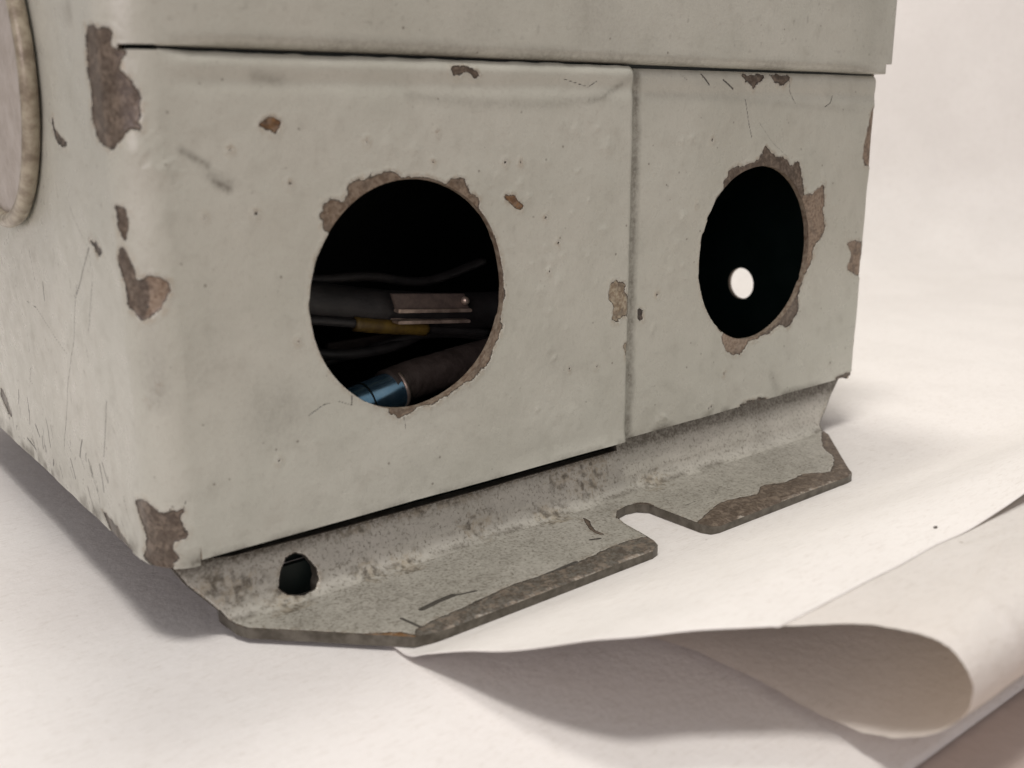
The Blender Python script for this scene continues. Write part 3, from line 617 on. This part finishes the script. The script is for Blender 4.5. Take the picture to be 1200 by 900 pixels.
# mounting foot: down from the base, bent out flat on the paper; chamfered ends, open slot, pear-shaped hole
def foot_profile():
    pts = [(4.6, 3.0), (4.0, 0.0), (1.3, -7.9)]
    for k in range(1, 9):
        a = math.radians(80) * k / 8
        pts.append((1.3 - 2.9 * (1 - math.cos(a)) * .95 - .25 * k / 8, -7.9 - 2.95 * math.sin(a)))
    pts.append((-2.6, -10.9))
    y = -3.2
    while y > -22.2: pts.append((y, -10.9)); y -= .6
    pts.append((-24.0, -10.9))
    return np.array(pts)
FP = foot_profile(); FS = np.concatenate([[0], np.cumsum(np.hypot(*np.diff(FP, axis=0).T))])
def s_of_y(y): return float(np.interp(-y, -FP[10:, 0], FS[10:]))
def s_of_z(z): return float(np.interp(-z, -FP[:11, 1], FS[:11]))
YF = s_of_y(-22.0)
OUT = [(92.2, 0), (92.2, s_of_z(-2.75)), (60, s_of_z(-2.8)), (30, s_of_z(-2.55)), (12, s_of_z(-2.2)), (5, s_of_z(-1.2)), (1.8, s_of_z(.6)), (1.8, s_of_z(-.2)), (4.2, s_of_z(-4.5)), (8.3, s_of_z(-9.4)), (10.5, s_of_y(-3.6)), (16.3, s_of_y(-9.4)), (28.0, s_of_y(-21.2)), (31.2, YF - .1), (33.5, YF),
       (76.6, YF + .05), (78.6, YF - .6), (79.6, YF - 2.6), (80.2, s_of_y(-16.5)), (81.2, s_of_y(-10.4)), (82.2, s_of_y(-7.6)), (84.2, s_of_y(-5.6)), (87.2, s_of_y(-4.9)),
       (89.6, s_of_y(-5.4)), (91.2, s_of_y(-7.2)), (91.3, s_of_y(-11)), (91.5, s_of_y(-15)), (91.7, YF - 2.2), (92.6, YF - .4), (94.3, YF + .1), (135.0, YF), (136.8, YF - .3), (137.8, YF - 1.6), (155.5, s_of_y(-3.0)), (157.2, s_of_z(-9.6)), (160, s_of_z(-7.4)),
       (164, s_of_z(-4.0)), (168.5, s_of_z(-.8)), (169.3, 0)]
PEAR = [(17.9, s_of_z(-8.7)), (18.6, s_of_z(-6.6)), (20.0, s_of_z(-4.7)), (21.5, s_of_z(-4.3)), (23.1, s_of_z(-5.1)), (24.5, s_of_z(-7.4)), (24.6, s_of_z(-9.0)), (23.6, s_of_z(-10.1)), (21.3, s_of_z(-10.4)), (19.0, s_of_z(-9.8))]
def cut_F(x, s): return np.maximum(poly_sdf(x, s, OUT), -poly_sdf(x, s, PEAR)) * -1.0
def pos_F(x, s):
    y = np.interp(s, FS, FP[:, 0]); z = np.interp(s, FS, FP[:, 1])
    n = .09 * vnoise(x + 9, s + 9, 11, 81) + .035 * vnoise(x + 9, s + 9, 2.1, 82) + .03 * vnoise(x + 9, s + 9, .8, 83)
    flat = np.clip((s - FS[12]) / 3, 0, 1)
    z = z + n * flat; y = y - n * (1 - flat)
    z = z - .28 * np.clip((s - YF + .9) / .9, 0, 1) ** 2                       # worn front edge
    return np.stack([x, y, z], 1) * MM
def field_F(x, s):
    y = np.interp(s, FS, FP[:, 0]); z = np.interp(s, FS, FP[:, 1]); flat = s > FS[10]
    f = wear_fields(x, np.where(flat, y, 5.0), DF, None, .5)
    r = np.zeros(x.shape)
    for u, zz, ru, rz in DATA['S']['rust']:
        r = np.maximum(r, np.exp(-((x - u) / ru) ** 2 - ((z - zz) / rz) ** 2) * ~(s > FS[10] + 2))
    g = .52 + .12 * vnoise(x + 7, s + 7, 5, 84) + .07 * vnoise(x + 7, s + 7, .9, 89)
    up = np.clip(1 - s / (s_of_z(-3.2)), 0, 1)
    g = np.where(s < FS[10], .14 + .22 * np.clip(vnoise(x + 7, s + 7, 6, 85), 0, 1) + 1.1 * np.clip(1 - (s - s_of_z(-2.4)) / 2.6, 0, 1) ** 1.5, g)
    bend = np.exp(-((s - FS[10] + .6) / 1.0) ** 2) * np.clip(.45 + vnoise(x + 1, s + 1, 4, 86), 0, 1)
    g = np.maximum(g, .85 * bend)
    g = np.maximum(g, 1.1 * r * np.clip(.35 + 1.3 * vnoise(x, s, .8, 87) + .5 * vnoise(x, s, 2.5, 92), 0, 1))
    g = np.maximum(g, .5 * np.clip((30 - x) / 25, 0, 1) * np.clip(.4 + vnoise(x + 1, s + 1, 1.6, 88), 0, 1))
    f['grime_shade'] = np.clip(g, 0, 1)
    f['stain'] = np.maximum(f['stain'], .6 * r)
    e = -cut_F(x, s) * -1.0
    f['chip'] = np.minimum(f['chip'], e - .12)
    ed = (np.abs(s - YF) < .32 + .25 * vnoise(x + 5, x * 0, 1.3, 91)) & (vnoise(x + 5, s * 0 + 5, 3.0, 90) > -.1); f['tone'][ed, :3] = (.36, .33, .285)
    return f
part(link('foot_shade_plate', box_mesh('foot_shade_plate', (.0110, .0062, -.0072), (.160, .0074, .0004), INNER), box))  # added dark plate standing in for shade in the gap under the front sheet
part(link('foot_shade_plate', box_mesh('foot_shade_plate', (.0135, .0044, -.0125), (.157, .0054, -.0070), INNER), box))  # added dark plate standing in for shade behind the pear-shaped hole
part(sheet('mounting_foot', np.linspace(1.0, 170, 640), np.linspace(0, YF + .4, 150), pos_F, cut_F, field_F,
     [PAINT_FOOT, FEDGE], lambda x, s: np.stack([0 * x, np.where(s < FS[10], 1.9 * MM, 0), np.where(s < FS[6], 0, -1.75 * MM)], 1), box))

# round hub cover on the side wall, pressed plate with a rolled rim
HUBM = simple('worn_hub_paint', (.46, .42, .38), (.36, .32, .28), 180, .5, 0, .0002, 600)
BRASS = simple('worn_rim_paint', (.40, .355, .27), (.20, .16, .115), 420, .33, .1, .00004, 800)
def disc(cx, cy, cz, R, mat):
    V = []; Fc = []; n = 96
    prof = [(R, .2), (R, 1.2), (R - 2, 1.3), (R - 6, 1.5), (0.01, 1.7)]
    for r, h in prof:
        for k in range(n):
            a = 2 * math.pi * k / n; V.append((cx - h * MM, cy + r * MM * math.cos(a), cz + r * MM * math.sin(a)))
    for i in range(len(prof) - 1):
        for k in range(n): Fc.append([i * n + k, (i + 1) * n + k, (i + 1) * n + (k + 1) % n, i * n + (k + 1) % n])
    return mesh_from('hub_cover', V, Fc, [mat], True)
HC = (0.0, .0563, .0690)
hub = part(link('hub_cover', disc(*HC, 23.6, HUBM), box))
def torus(R, r, n=140, m=14):
    V = []; Fc = []; rnd = random.Random(3)
    for i in range(n):
        a = 2 * math.pi * i / n; rr0 = r * (1 + .006 * rnd.uniform(-1, 1))
        for j in range(m):
            b = 2 * math.pi * j / m
            V.append((HC[0] - .0015 + rr0 * math.sin(b), HC[1] + (R + rr0 * math.cos(b)) * math.cos(a), HC[2] + (R + rr0 * math.cos(b)) * math.sin(a)))
    for i in range(n):
        for j in range(m): Fc.append([i * m + j, i * m + (j + 1) % m, (i + 1) % n * m + (j + 1) % m, (i + 1) % n * m + j])
    return mesh_from('rolled_rim', V, Fc, [BRASS], True)
rim = link('rolled_rim', torus(.0242, .0013), hub)

# ---------------------------------------------------------------- things inside, seen through the left hole
CABLE = simple('dark_cable_sheath', (.022, .021, .021), (.04, .037, .036), 300, .55, 0, .0002, 900)
BROWNC = simple('brown_cable_sheath', (.06, .045, .038), (.10, .077, .066), 300, .6, 0, .0003, 900)
BLUE = simple('blue_anodised_sleeve', (.16, .36, .55), (.38, .62, .82), 260, .22, .85, .00001)
BRS = simple('dull_brass', (.70, .57, .47), (.36, .28, .23), 500, .36, .6, .00005)
YEL = simple('yellow_tape', (.17, .11, .018), (.08, .05, .014), 400, .5)

c1 = link('cable', tube_mesh('cable', spline([(10, 24, 37.0), (26, 22, 33.4), (40, 21.5, 30.2), (54, 21.5, 27.4), (70, 22, 25.2), (95, 28, 22.5)], 8) * MM, .0036, CABLE, 24, True, .012, 1), None, None,
          'thick dark grey cable running across inside the left round hole', 'cable')
def clip_mesh(leaf):
    """folded terminal plate: sloping upper leaf with a bright lower lip, a slot, and a thin lower leaf"""
    bm = bmesh.new()
    def bar(x0, x1, y0, y1, z0, z1, tilt=0.0):
        m = bmesh.ops.create_cube(bm, size=1)['verts']
        for v in m:
            v.co = Vector(((x0 + (x1 - x0) * (v.co.x + .5)), y0 + (y1 - y0) * (v.co.y + .5), z0 + (z1 - z0) * (v.co.z + .5)))
            v.co.y += tilt * (v.co.z - z0)
    if leaf: bar(50.0, 65.8, 15.6, 16.3, 29.0, 31.5, .55)
    else:
        bar(50.0, 65.9, 14.9, 16.4, 28.35, 29.0)
        bar(49.9, 65.5, 14.9, 17.0, 26.35, 26.95)
        bar(50.2, 65.0, 18.0, 18.8, 26.6, 29.2)
        m = bmesh.ops.create_uvsphere(bm, u_segments=12, v_segments=8, radius=.8)['verts']
        for v in m: v.co += Vector((64.9, 15.6, 30.4))
    bmesh.ops.bevel(bm, geom=[e for e in bm.edges if e.calc_length() > .9], offset=.12, segments=2, affect='EDGES')
    for v in bm.verts:
        v.co.z -= (v.co.x - 50) * .112; v.co *= MM
    me = bpy.data.meshes.new('terminal_clip'); bm.to_mesh(me); bm.free(); me.materials.append(LEAF if leaf else BRS); return me
LEAF = simple('dark_brass', (.24, .185, .155), (.15, .115, .10), 500, .5, .4, .00005)  # darker brass tone for the upper leaf
tc_ = link('terminal_clip', clip_mesh(False), None, None, 'brass slotted terminal clip in front of the thick dark grey cable', 'clip')
link('leaf', clip_mesh(True), tc_)
w1 = link('wire', tube_mesh('wire', spline([(22, 18.5, 30.6), (33, 18, 28.9), (45, 18, 26.6), (58, 18.5, 24.0), (74, 21, 20.5)], 8) * MM, .0008, CABLE, 14), None, None,
          'thin dark wire wrapped in yellow tape beside the terminal clip', 'wire')
link('tape', tube_mesh('tape', spline([(42.8, 18, 26.9), (48, 18.1, 25.8), (54, 18.3, 24.7), (58, 18.6, 23.9)], 6) * MM, .0013, YEL, 16, True, .05, 5), w1)
for lab, pts_, r_ in (('thin black wire curving above the thick cable in the left hole', [(28, 26, 38), (38, 24, 34.5), (50, 25, 33.6), (64, 27, 31), (80, 30, 33)], .0009),
                      ('thin black wire sagging behind the blue sleeve', [(30, 27, 24), (42, 24, 20.5), (54, 24, 20.2), (66, 26, 22), (82, 30, 20)], .0010),
                      ('thin black wire crossing low behind the brown cable', [(32, 30, 17), (46, 27, 19), (58, 24, 21.5), (70, 23, 20.5), (82, 25, 17)], .0008)):
    link('wire', tube_mesh('wire', spline(pts_, 8) * MM, r_, CABLE, 12), None, None, lab, 'wire')
s1 = link('cable', tube_mesh('cable', spline([(48, 16.5, 14.6), (54, 17.5, 15.2), (64, 19, 15.6), (84, 24, 15.6)], 8) * MM, .0036, BROWNC, 24, True, .02, 7), None, None,
          'brown cable with a blue metal sleeve at the bottom of the left hole', 'cable')
sl = link('sleeve', tube_mesh('sleeve', spline([(33, 15.0, 11.8), (41, 15.6, 12.9), (48.4, 16.3, 14.1), (49.6, 16.4, 14.3)], 8) * MM, .0036, BLUE, 40), s1)
for k, t in enumerate((.34, .60)):
    p = np.array([33, 15.0, 11.8]) * (1 - t) + np.array([49.6, 16.4, 14.3]) * t
    link('crimp_band', tube_mesh('crimp_band', [tuple((p + np.array([-.16, -.013, -.023])) * MM), tuple((p + np.array([.16, .013, .023])) * MM)],   .00366, INNER, 40), s1)
link('collar', tube_mesh('collar', [(.0496, .0164, .0143), (.0502, .01646, .01438)], .0038, BRS, 40), s1)
link('spacer_strip', box_mesh('spacer_strip', (.0435, .0290, .0185), (.0600, .0305, .0215), BROWNC, .0004), None, None, 'dull brown strip lying between the cables inside the box', 'strip')

# ---------------------------------------------------------------- flecks of paint fallen on the paper
FLK = simple('dark_paint_flake', (.10, .085, .07), (.05, .04, .035), 900, .7)
for i, (x, y, r) in enumerate([(92.2, -63.6, .40)]):
    if r == 0: continue
    bm = bmesh.new(); rnd = random.Random(i)
    vs_ = [bm.verts.new((r * (1 + .4 * rnd.uniform(-1, 1)) * math.cos(a), .6 * r * (1 + .4 * rnd.uniform(-1, 1)) * math.sin(a), .05)) for a in [k * math.pi / 4 for k in range(8)]]
    f = bm.faces.new(vs_); e = bmesh.ops.extrude_face_region(bm, geom=[f])
    for v in e['geom']:
        if isinstance(v, bmesh.types.BMVert): v.co.z += .14
    for v in bm.verts: v.co *= MM
    me = bpy.data.meshes.new('paint_flake'); bm.to_mesh(me); bm.free(); me.materials.append(FLK)
    zz = float(z_upper(np.array([x]), np.array([y]))[0])
    o = link('paint_flake', me, None, None, 'tiny dark paint flake on the white paper right of the foot', 'paint flake')
    o.location = (x * MM, y * MM, zz * MM)
